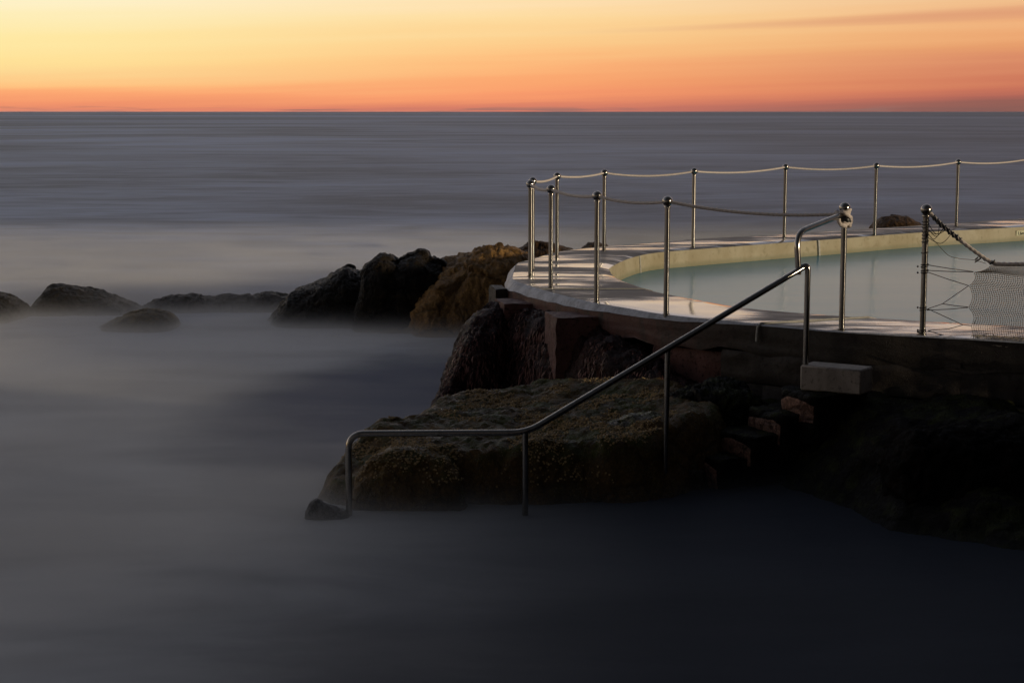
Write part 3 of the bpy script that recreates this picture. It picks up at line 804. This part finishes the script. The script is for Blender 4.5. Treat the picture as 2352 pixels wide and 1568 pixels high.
# left edge scallops between the tied corners
corners = [np_(2279, 607), np_(2236, 624), np_(2225, 656), np_(2224, 706), np_(2230, 748), np_(2236, 772)]
left = []
for q, (a, b) in enumerate(zip(corners[:-1], corners[1:])):
    for t in np.linspace(0, 1, 9)[:-1]:
        left.append(a.lerp(b, t)+ed*(.030 if 1 <= q <= 3 else (.012 if q == 0 else .0))*math.sin(math.pi*t)+ (Vector((0,0,-.012))*math.sin(math.pi*t) if q == 0 else Vector()))
left.append(corners[-1])
NV = 44; NH = 58
Tl = np.cumsum([0]+[(left[i+1]-left[i]).length for i in range(len(left)-1)])
lf = [Vector([float(np.interp(s, Tl, [p[a] for p in left])) for a in range(3)]) for s in np.linspace(0, Tl[-1], NV)]
rg_ = [np_(2352, 607).lerp(np_(2352, 779), v/(NV-1))+ed*.62 for v in range(NV)]
G = []
for v in range(NV):
    row = []
    for u in range(NH):
        t = u/(NH-1); tx = t
        p = lf[v].lerp(rg_[v], t)
        s = v/(NV-1)
        p = p + inn*(.03*math.sin(3.1*t*2+s*3)*(1-s)) + Vector((0, 0, .010*noise.noise(p*6)))
        p += ed*.010*noise.noise(p*5+Vector((3, 1, 2)))
        # it sags off the straight line near the left, where the cords pull
        row.append(p)
    G.append(row)
# the foot of the net lies on the deck edge and folds over it
for extra in range(9):
    row = []
    for u in range(NH):
        p = G[NV-1][u]; f = (extra+1)/9
        edge = p - inn*(.10*min(1, f*2.2))
        z = DECK+.02-.015*f if f < .45 else DECK+.01-(f-.45)*.16*(1+.5*noise.noise(Vector((u*.23, 2, 1))))
        row.append(Vector((edge.x, edge.y, z))+Vector((noise.noise(Vector((u*.7, extra, 4)))*.006, 0, noise.noise(Vector((u*.5, extra, 9)))*.008)))
    G.append(row)
mb = MB(); tr = .0019
for v in range(len(G)):
    mb.tube([G[v][u]+Vector((0, 0, .0012*(1 if (u+v) % 2 else -1))) for u in range(NH)], tr, 4)
for u in range(NH):
    mb.tube([G[v][u]+Vector((0, 0, .0012*(1 if (u+v) % 2 else -1))) for v in range(len(G))], tr, 4)
mb.build('mesh', M['net'], net, None)
mb = MB()
for _ in range(3):
    mb.tube([G[-1-_*2][u]+Vector((0, 0, .006*random.uniform(-1, 1))) for u in range(NH)], .004, 5)
for u in range(0, NH, 3):
    p = G[-1][u]; mb.tube([p, p+Vector((random.uniform(-.02, .02), -.01, -random.uniform(.01, .05)))], .0012, 3)
mb.build('frayed_hem', M['net'], net, None)
# head rope from the ball down to the corner and along the top
def smoothp(pts, n): return crn(pts, n)
hr = smoothp([netp+Vector((.03, -.01, .985)), np_(2160, 514), np_(2190, 539), np_(2240, 578), KN, np_(2310, 607), np_(2352, 607), np_(2352, 607)+ed*.35, np_(2352, 608)+ed*.62], 170)
mb = MB(); mb.tube(hr, .0155, 9, lobes=3, twist=46, lob=.2); mb.build('head_rope', M['rope'], net, None)
# black lashing wound along the upper rope and round the post
mb = MB(); seg = hr[4:38]; pts = []
for i, p in enumerate(seg[:-1]):
    t = (seg[i+1]-p).normalized(); a = t.cross(Vector((0, 1, 0))).normalized(); b = t.cross(a)
    for q in range(4):
        f = (i+q/4); an = f*1.35; rad = .0175+.004*noise.noise(Vector((f*.4, 0, 2))); pts.append(p+t*(seg[i+1]-p).length*q/4+a*rad*math.cos(an)+b*rad*math.sin(an))
mb.tube(pts, .0062, 6)
mb.tube(seg, [.0165]*len(seg), 10)
mb.build('lashing', M['tape'], net, None)
for z0, z1, tn, sd in ((.985, .955, 2, 0), (.93, .86, 3, 1), (.845, .78, 2.5, 2), (.76, .74, 1, 2.5), (.68, .655, 1, .5)):
    mb = MB(); mb.tube(coil(netp, .0275, z0, z1, tn, 0, .010, sd), .0036, 6); mb.build('cord_winding', M['cord'], net, None)
for q in range(5):
    a0 = netp+Vector((.02, -.02, random.uniform(.76, .96))); a1 = seg[random.randint(6, 26)]
    mid = (a0+a1)*.5+Vector((random.uniform(-.02, .03), -.02, random.uniform(-.10, -.03)))
    mb = MB(); mb.tube(smoothp([a0, mid, a1], 16), .0028, 6); mb.build('tie_cord', M['cord'], net)
mb = MB(); mb.tube(smoothp([netp+Vector((.03, -.02, .80)), np_(2150, 557), np_(2178, 586), np_(2205, 594), np_(2235, 597), np_(2265, 605)], 40), .0022, 6); mb.build('loop_line', M['net'], net)
mb = MB()
for q in range(5):
    cc = np_(2247+random.uniform(-6, 6), 596+random.uniform(-3, 4)); mb.tube(coil(cc, .012, 0, .004, 1.3, 0, .012, random.uniform(0, 6)), .003, 5)
mb.build('frayed_knot', M['rope_grey'], net, None)
mb = MB(); mb.tube(coil(KN, .0185, -.006, .010, 2.0, 0, .012), .004, 6); mb.build('tie_band', M['cord'], net, None)
PR = .026
def ponp(px, py): return np_(px, py)
cordset = [((2131, 608.5), (2236, 624)), ((2131, 621), (2236, 624.5)), ((2131, 625), (2225, 656)),
           ((2131, 709), (2165, 697.5), (2225, 656)), ((2165, 697.5), (2224, 705)), ((2131, 712), (2180, 710), (2224, 706)),
           ((2131, 709), (2212, 746), (2230, 748)), ((2131, 759), (2180, 755), (2212, 746)), ((2131, 759), (2175, 771), (2232, 774), (2275, 765), (2284, 772))]
for cs_ in cordset:
    P = [np_(*c) for c in cs_]
    if len(P) == 2: P = [P[0], P[0].lerp(P[1], .5)-Vector((0, 0, .003)), P[1]]
    mb = MB(); mb.tube(P if len(P) < 4 else smoothp(P, 24), .0032, 6); mb.build('tie_cord', M['cord'], net)
for py in (607, 612, 621, 626, 706, 711, 758, 762):
    mb = MB(); z = np_(2118, py).z-netp.z; mb.tube(coil(netp, .0270, z-.003, z+.003, 1.2, 0, .004, py), .0042, 6)
    mb.sphere(np_(2131 if py % 2 else 2108, py)+Vector((0, 0, .0)), .0085, 8, 6); mb.build('cord_loop', M['cord'], net, None)

# ------------------------------------------------------------------ steps
wd = (gp(1978, 850, .92)-gp(1838, 838, .92)); bw = wd.length; wd.normalize(); wn = Vector((wd.y, -wd.x, 0)); wn = wn if wn.y < 0 else -wn
mb = MB(); cfront = (gp(1978, 850, .92)+gp(1838, 838, .92))*.5
box(mb, cfront-wn*.13-Vector((0, 0, .10)), wd, -wn, Vector((0, 0, 1)), bw/2, .13, .10, 0, .012)
tag(mb.build('concrete_step', M['stepc']), 'pale square concrete block at the head of the rock steps, carrying the handrail foot', 'step')
n2 = Vector((-.85, -.52, 0)).normalized(); w2 = Vector((-n2.y, n2.x, 0)); w2 = w2 if w2.x > 0 else -w2
step_labels = ['pinkish rock cut step directly below the pale concrete block', 'second rock cut step below the concrete block, its rough face lit pink',
               'third rock cut step below the concrete block, greyer and dim', 'lowest dark rock cut step, lost in shadow behind the handrail']
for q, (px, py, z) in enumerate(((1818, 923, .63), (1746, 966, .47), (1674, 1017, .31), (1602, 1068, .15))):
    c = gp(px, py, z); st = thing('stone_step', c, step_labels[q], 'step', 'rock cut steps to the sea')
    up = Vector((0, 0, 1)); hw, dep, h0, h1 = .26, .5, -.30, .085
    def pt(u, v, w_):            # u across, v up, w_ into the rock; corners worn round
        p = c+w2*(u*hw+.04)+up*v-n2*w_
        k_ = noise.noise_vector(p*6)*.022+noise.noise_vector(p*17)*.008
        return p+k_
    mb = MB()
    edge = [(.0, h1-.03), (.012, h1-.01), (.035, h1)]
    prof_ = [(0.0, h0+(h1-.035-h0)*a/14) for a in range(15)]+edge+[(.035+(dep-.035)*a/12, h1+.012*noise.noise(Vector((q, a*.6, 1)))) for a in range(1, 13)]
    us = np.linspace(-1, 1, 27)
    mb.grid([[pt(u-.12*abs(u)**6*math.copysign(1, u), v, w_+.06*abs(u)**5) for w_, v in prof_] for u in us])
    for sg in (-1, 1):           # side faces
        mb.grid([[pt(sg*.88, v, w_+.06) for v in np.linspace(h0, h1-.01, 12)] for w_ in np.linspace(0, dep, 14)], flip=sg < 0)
    o = mb.build('worn_shaded_tread', M['bed'], st, 35)  # dark rock paints in the shade on treads and sides
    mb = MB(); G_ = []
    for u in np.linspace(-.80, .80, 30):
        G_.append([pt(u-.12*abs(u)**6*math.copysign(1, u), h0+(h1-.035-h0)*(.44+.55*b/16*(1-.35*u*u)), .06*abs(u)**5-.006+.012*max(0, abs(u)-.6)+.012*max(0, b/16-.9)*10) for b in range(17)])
    mb.grid(G_); mb.build('lit_riser', M['stone'], st, 35)  # pale pink face paints in the sky glow the risers catch
# ------------------------------------------------------------------ rocks
def rock(o, label, group=None, cat='rock'): return tag(o, label, cat, group)
Yw = lambda y, z=0.0: gp(1176, y, z).y
BG = 'rocks standing out of the sea beyond the pool'
rock(ridge_rock('sea_rock', [(-150, 720), (-100, 690), (-50, 672), (0, 674), (25, 685), (48, 703), (70, 735)], M['dark'], .9, .8, 1, .10, 1.8, Y=Yw(728)), 'brown sea rock cut off by the left edge of the photo', BG)
rock(ridge_rock('sea_rock', [(66, 722), (76, 707), (99, 677), (117, 662), (135, 658), (180, 666), (228, 677), (270, 690), (318, 707), (345, 722)], M['dark'], .8, .9, 2, .09, 2.0, Y=Yw(712)), 'dark sea rock with a peak at its left and a long slope to the right', BG)
rock(ridge_rock('sea_rock', [(315, 718), (327, 707), (354, 692), (381, 680), (435, 679), (480, 684), (522, 682), (555, 686), (603, 676), (654, 681), (700, 690), (730, 715)], M['dark'], .6, .9, 3, .10, 2.4, Y=Yw(709)), 'long low flat topped dark sea rock half sunk in mist', BG)
rock(ridge_rock('sea_rock', [(222, 757), (237, 748), (270, 731), (300, 719), (330, 710), (360, 710), (390, 722), (402, 734), (407, 755)], M['olive'], .6, .6, 4, .05, 2.6, Y=Yw(752)), 'small olive brown rounded sea rock nearest to the viewer on the left', BG)
rock(ridge_rock('sea_rock', [(622, 738), (631, 724), (650, 691), (673, 668), (713, 654), (750, 638), (776, 622), (797, 614), (813, 621), (836, 628), (856, 650), (870, 720)], M['dark'], .9, 1.0, 5, .10, 1.7, Y=Yw(736)), 'dark wedge shaped rock rising to the right beside the jagged crag', BG)
rock(ridge_rock('sea_rock', [(812, 735), (820, 694), (836, 640), (843, 608), (862, 594), (868, 586), (882, 582), (893, 587), (903, 594), (916, 599), (934, 589), (950, 583), (959, 576), (972, 578), (984, 594), (1000, 596), (1018, 597), (1030, 625), (1050, 720)], M['dark'], .75, 1.0, 6, .09, 2.0, nu=220, Y=Yw(748), endtaper=.15), 'tall jagged black crag with two knobs on top', BG)
rock(ridge_rock('sea_rock', [(915, 748), (945, 700), (985, 640), (1016, 601), (1048, 597), (1072, 585), (1104, 573), (1150, 562), (1183, 569), (1215, 585), (1260, 615), (1310, 680), (1340, 740)], M['gold'], 1.4, 1.2, 7, .16, 1.5, nu=240, nv=110, Y=Yw(752)+.30, pw=.8), 'big ochre sandstone rock right of the black crag, behind the pool tip', BG)
rock(ridge_rock('sea_rock', [(820, 757), (860, 746), (900, 741), (950, 737), (1010, 738), (1060, 744), (1090, 757)], M['olive'], .5, .5, 17, .10, 2.4, Y=Yw(757)), 'low wet apron of rock at the foot of the ochre rock', BG)
rock(ridge_rock('sea_rock', [(1170, 600), (1190, 572), (1215, 559), (1242, 556), (1275, 562), (1312, 574), (1345, 600)], M['brown'], .9, .9, 8, .10, 1.6, Y=27.5), 'rounded brown rock whose top shows between the posts at the pool tip', BG)
rock(ridge_rock('sea_rock', [(1325, 585), (1338, 568), (1352, 559), (1372, 558), (1392, 564), (1412, 580)], M['brown'], .7, .7, 9, .08, 2.0, Y=29.5), 'small brown rock tip just over the far deck beside a post', BG)
rock(ridge_rock('sea_rock', [(1992, 545), (2000, 526), (2011, 510), (2025, 499), (2056, 493), (2086, 499), (2102, 508), (2116, 520), (2126, 545)], M['brown'], .8, .8, 10, .07, 2.2, Y=30.5), 'rounded brown rock behind the far deck between the knot post and net post', BG)

# barnacled shelf under the handrail
SHELF = [gp(x, y, z) for x, y, z in ((722, 1150, .02), (716, 1105, .10), (744, 1071, .20), (783, 1035, .30), (834, 991, .38), (907, 962, .40), (974, 953, .40), (1042, 924, .42), (1119, 900, .44))]
SHELF = [p+Vector((-.24*min(1, max(0, (n_-1)/3)), -.02, 0)) for n_, p in enumerate(SHELF)]
SHELF += [Vector((.3, 15.6, 0)), Vector((1.4, 14.9, 0)), Vector((2.0, 14.0, 0)), Vector((1.75, 13.2, 0)), Vector((1.25, 12.75, 0)), Vector((.75, 12.55, 0)), Vector((.2, 12.5, 0)), Vector((-.55, 12.45, 0)), Vector((-1.05, 12.25, 0))]
def shelf_top(x, y):
    n = noise.fractal(Vector((x*.9, y*.9, 4.4)), .9, 2, 4)
    return .40+.05*n+.10*max(0, min(1, (y-12.6)/2.2))+.10*max(0, min(1, (x-.2)/1.2))-.22*max(0, min(1, (-.65-x)/.6))*max(0, min(1, (13.6-y)/.8))
sh = thing('rock_shelf', (-.3, 13.5, 0), 'broad flat rock shelf crusted with barnacles and moss behind the level handrail', 'rock')
so_ = height_rock('bare_rock', SHELF, shelf_top, M['barn'], 11, .28, .028, amp=.07, sc=2.8, parent=sh, facet=.55, rag=.09, fine=.95)
# barnacles: countless tiny cones
def scatter_barnacles(src, parent, count, test, rmin, rmax, mat):
    me = src.data; org = ORG.get(parent.name, Vector()); mb = MB(); polys = list(me.polygons); rnd = random.Random(5); got = 0; tries = 0
    while got < count and tries < count*40:
        tries += 1; pl = polys[rnd.randrange(len(polys))]; c = Vector(pl.center)+org
        if not test(c, pl.normal): continue
        n = Vector(pl.normal); a = n.orthogonal().normalized(); b = n.cross(a); L_ = max(.016, math.sqrt(pl.area)*.9); c += a*rnd.uniform(-L_, L_)+b*rnd.uniform(-L_, L_)
        r = rnd.uniform(rmin, rmax); h = r*rnd.uniform(.5, .9); vs = []
        for k_, (rr, hh) in enumerate(((1, -.3), (.55, 1), (.25, .75))):
            for j in range(6):
                th = j*math.pi/3+tries; vs.append(c+a*(math.cos(th)*rr*r)+b*(math.sin(th)*rr*r)+n*(hh*h))
        fs = [(k_*6+j, k_*6+(j+1) % 6, k_*6+6+(j+1) % 6, k_*6+6+j) for k_ in range(2) for j in range(6)]+[tuple(12+j for j in range(6))]
        mb.add(vs, fs); got += 1
    o = mb.build('barnacle', mat, parent, 30); o['kind'] = 'stuff'; return o
def bt(c, n):
    if c.z < .16 or n.z < -.1: return False
    return noise.fractal(Vector((c.x*2.2, c.y*2.2, c.z*2.2)), .9, 2, 3)+.5*noise.noise(c*5) > .10 and c.x < 1.3
scatter_barnacles(so_, sh, 8000, bt, .005, .012, M['shell'])

lb = thing('shore_boulder', (-.7, 12.5, 0), 'rounded dark boulder with a barnacled crest under the level handrail', 'rock')
lo_ = ridge_rock('bare_rock', [(806, 1215), (812, 1150), (818, 1095), (834, 1071), (858, 1047), (890, 1035), (938, 1031), (978, 1035), (1022, 1043), (1052, 1075), (1075, 1150), (1090, 1215)], M['barn'], .30, .45, 12, .04, 4.0, Y=12.62, parent=lb, endtaper=.18)
scatter_barnacles(lo_, lb, 500, lambda c, n: n.z > .45 and c.z > .2, .006, .012, M['shell'])
rock(ridge_rock('shore_rock', [(694, 1205), (702, 1172), (713, 1154), (726, 1147), (746, 1156), (764, 1164), (790, 1172), (825, 1205)], M['grey'], .14, .2, 13, .04, 5.0, nu=60, Y=12.15), 'small grey rock poking out of the water at the lower left corner of the shelf')

rock(ridge_rock('shore_rock', [(1225, 1120), (1262, 1050), (1320, 1012), (1390, 986), (1450, 962), (1500, 958), (1545, 985), (1600, 1050), (1640, 1120)], M['moss'], .30, .7, 21, .08, 3.0, Y=13.28), 'rough wet rock just behind the middle handrail leg')
rock(ridge_rock('shore_rock', [(1500, 960), (1535, 905), (1590, 880), (1650, 872), (1705, 884), (1745, 915), (1775, 970)], M['bed'], .55, .4, 22, .10, 3.0, Y=14.1), 'dark rock at the wall foot just left of the rock cut steps')
# weed hung rock face under the pool tip
def wallpt(px):
    i = near_index(px); return O[i].y
wr = thing('seaweed_rock', (.2, 16.5, 0), 'steep rock face draped in dark reddish seaweed under the pool tip', 'rock')
prof = [(990, 975, 17.3), (1002, 938, 17.3), (1013, 893, 17.35), (1030, 848, 17.4), (1050, 798, 17.5), (1070, 753, 17.6), (1087, 733, 17.6), (1112, 711, 17.65), (1136, 700, 17.7), (1166, 704, 17.9), (1230, 714, 17.2), (1300, 738, 16.6), (1390, 764, 15.9), (1470, 800, 15.5), (1560, 860, 15.1), (1620, 905, 14.8)]
wo = ridge_rock('rock_face', prof, M['weedrock'], .9, .8, 14, .13, 2.4, nu=170, nv=90, streak=.45, parent=wr, endtaper=.10, pw=.75, fine=.6)
# hanging fronds
me = wo.data; rnd = random.Random(3); mb = MB(); org = ORG[wr.name]; polys = [p for p in me.polygons if p.normal.y < .25 and p.center.z+org.z > .12 and len(p.vertices) == 4]
for q in range(5200):
    pl = polys[rnd.randrange(len(polys))]; c = Vector(pl.center)+org; n = Vector(pl.normal)
    if noise.fractal(Vector((c.x*2, c.y*2, c.z)), .9, 2, 3) < -.25: continue
    L = rnd.uniform(.04, .15); w = rnd.uniform(.004, .011); sidev = n.cross(Vector((0, 0, 1))).normalized()
    if sidev.length < .5: continue
    sl = rnd.uniform(-.25, .35); p0 = c+n*.004; p1 = c+n*rnd.uniform(.012, .035)+Vector((0, 0, -L*.4))+sidev*sl*L*.4; p2 = c+n*rnd.uniform(.004, .03)+Vector((0, 0, -L))+sidev*sl*L
    tw = sidev*w+n*rnd.uniform(-.5, .5)*w
    mb.add([p0-tw*.5, p0+tw*.5, p1+tw, p1-tw, p2+tw*.3, p2-tw*.3], [(0, 1, 2, 3), (3, 2, 4, 5)])
wf = mb.build('seaweed', M['weed'], wr, None); wf['kind'] = 'stuff'

# square concrete buttresses under the slab edge
def pier(px0, px1, pyt, pyb, depth, yaw, label, Y, pg='concrete buttresses under the slab edge', m='pier'):
    a = dp(px0, pyt, Y); b = dp(px1, pyt, Y); zb_ = dp(px0, pyb, Y).z; w = (b-a).length/2; c = (a+b)*.5
    ax = Vector((math.cos(R(yaw)), math.sin(R(yaw)), 0)); ay = Vector((-ax.y, ax.x, 0))
    mb = MB(); n = 14
    hz = (a.z-zb_)/2; cc = Vector((c.x, c.y, (a.z+zb_)/2))+ay*depth/2
    def face(o_, u, v, nu, nv): mb.grid([[o_+u*(i/nu)+v*(j/nv) for j in range(nv+1)] for i in range(nu+1)])
    z = Vector((0, 0, 2*hz)); A = cc-ax*w-ay*depth/2-Vector((0, 0, hz))
    face(A, ax*2*w, z, 10, 24); face(A+ay*depth, z, ax*2*w, 24, 10); face(A, z, ay*depth, 24, 12); face(A+ax*2*w, ay*depth, z, 12, 24)
    face(A+z, ax*2*w, ay*depth, 10, 12)
    o = mb.build('buttress', M[m], None, 30)
    for v in o.data.vertices:                                      # weathered surface: same push for coincident points
        p = v.co*7; v.co += noise.noise_vector(p)*.012+noise.noise_vector(p*3)*.006
    o.data.update(); return tag(o, label, 'buttress', pg)
pier(1276, 1376, 729, 880, .55, 10, 'tall square concrete buttress in the middle of the seaweed rock', 15.95)
pier(1158, 1226, 697, 775, .5, 12, 'short square concrete buttress right under the pale corner of the slab', 17.4)
pier(1138, 1166, 664, 745, .45, 10, 'narrow black buttress at the extreme left tip of the slab', 18.25, m='wall')

# bedrock under the near wall and the dark ledge on the right
def wall_dist(x, y):
    d = 1e9
    for i in range(0, near_index(1300), 2):
        a, b = O[i], O[min(i+2, NR-1)]; e = Vector((b.x-a.x, b.y-a.y)); t = max(0, min(1, ((x-a.x)*e.x+(y-a.y)*e.y)/max(1e-9, e.dot(e))))
        d = min(d, math.hypot(x-a.x-e.x*t, y-a.y-e.y*t))
    return d
def bed_top(x, y):
    d = wall_dist(x, y); n = noise.fractal(Vector((x*.8, y*.8, 8.8)), .9, 2, 4); n2_ = noise.fractal(Vector((x*2.5, y*2.5, 2.8)), .9, 2, 4)
    t = max(0, min(1, (d-.55)/1.7)); s = t*t*(3-2*t)
    left_ = max(0, min(1, (2.75-x)/.7))
    return .66-.62*s-.62*left_*max(0, min(1, d/.9))+.10*n+.045*n2_
i16 = near_index(1500)
BED = [(O[i].x-OUT[i].x*.15, O[i].y-OUT[i].y*.15) for i in range(0, i16+1, 4)]
BED += [(.95, 14.3), (1.05, 13.4), (1.15, 12.75), (1.6, 12.3), (2.3, 11.7), (3.2, 11.0), (4.2, 10.2), (5.4, 9.2), (7.5, 8.3)]
rock(height_rock('bedrock', BED, bed_top, M['bed'], 15, .5, .04, amp=.09, sc=2.0), 'dark uneven bedrock at the foot of the near pool wall beside the steps')
rock(ridge_rock('rock_ledge', [(2010, 1150), (2050, 1050), (2085, 1005), (2120, 992), (2180, 990), (2270, 985), (2352, 976), (2500, 955), (2700, 960), (2800, 1100)], M['ledge'], .5, .9, 16, .12, 1.8, nu=170, Y=12.3, endtaper=.12), 'black rock ledge at the right edge below the net')
# unseen rock mass, added right of frame to shade the steps, rail and shelf
SHADE = [(5.0, 2.0), (4.6, 6.0), (4.15, 9.4), (3.95, 11.0), (4.0, 12.6), (4.6, 12.95), (5.4, 12.5), (6.4, 11.8), (8.0, 10.8), (9.6, 9.8), (14, 7), (16, 0), (12, -4), (7, -3)]
def shade_top(x, y):
    a, b = ON[0], extend(ON[0], ON[2], 7.0); e = (b-a); d = ((y-a.y)*e.x-(x-a.x)*e.y)/math.hypot(e.x, e.y)
    return min(2.3+.4*noise.fractal(Vector((x*.4, y*.4, 1)), .9, 2, 4), 1.12+1.35*max(0, -d-.25))
rock(height_rock('shade_rock', SHADE, shade_top, M['bed'], 18, .3, .08, amp=.10, sc=.9), 'unseen rock mass added to keep the sun off the steps, rail and shelf')

# ------------------------------------------------------------------ low mist left by the waves round the rocks
mb = MB(); x0, x1, y0, y1, z0, z1 = -26, 9, 3.5, 52, .012, .42
vs = [(x0, y0, z0), (x1, y0, z0), (x1, y1, z0), (x0, y1, z0), (x0, y0, z1), (x1, y0, z1), (x1, y1, z1), (x0, y1, z1)]
mb.add(vs, [(3, 2, 1, 0), (4, 5, 6, 7), (0, 1, 5, 4), (1, 2, 6, 5), (2, 3, 7, 6), (3, 0, 4, 7)])
ms = mb.build('surf_mist', M['mist'], None, None); ms['kind'] = 'stuff'
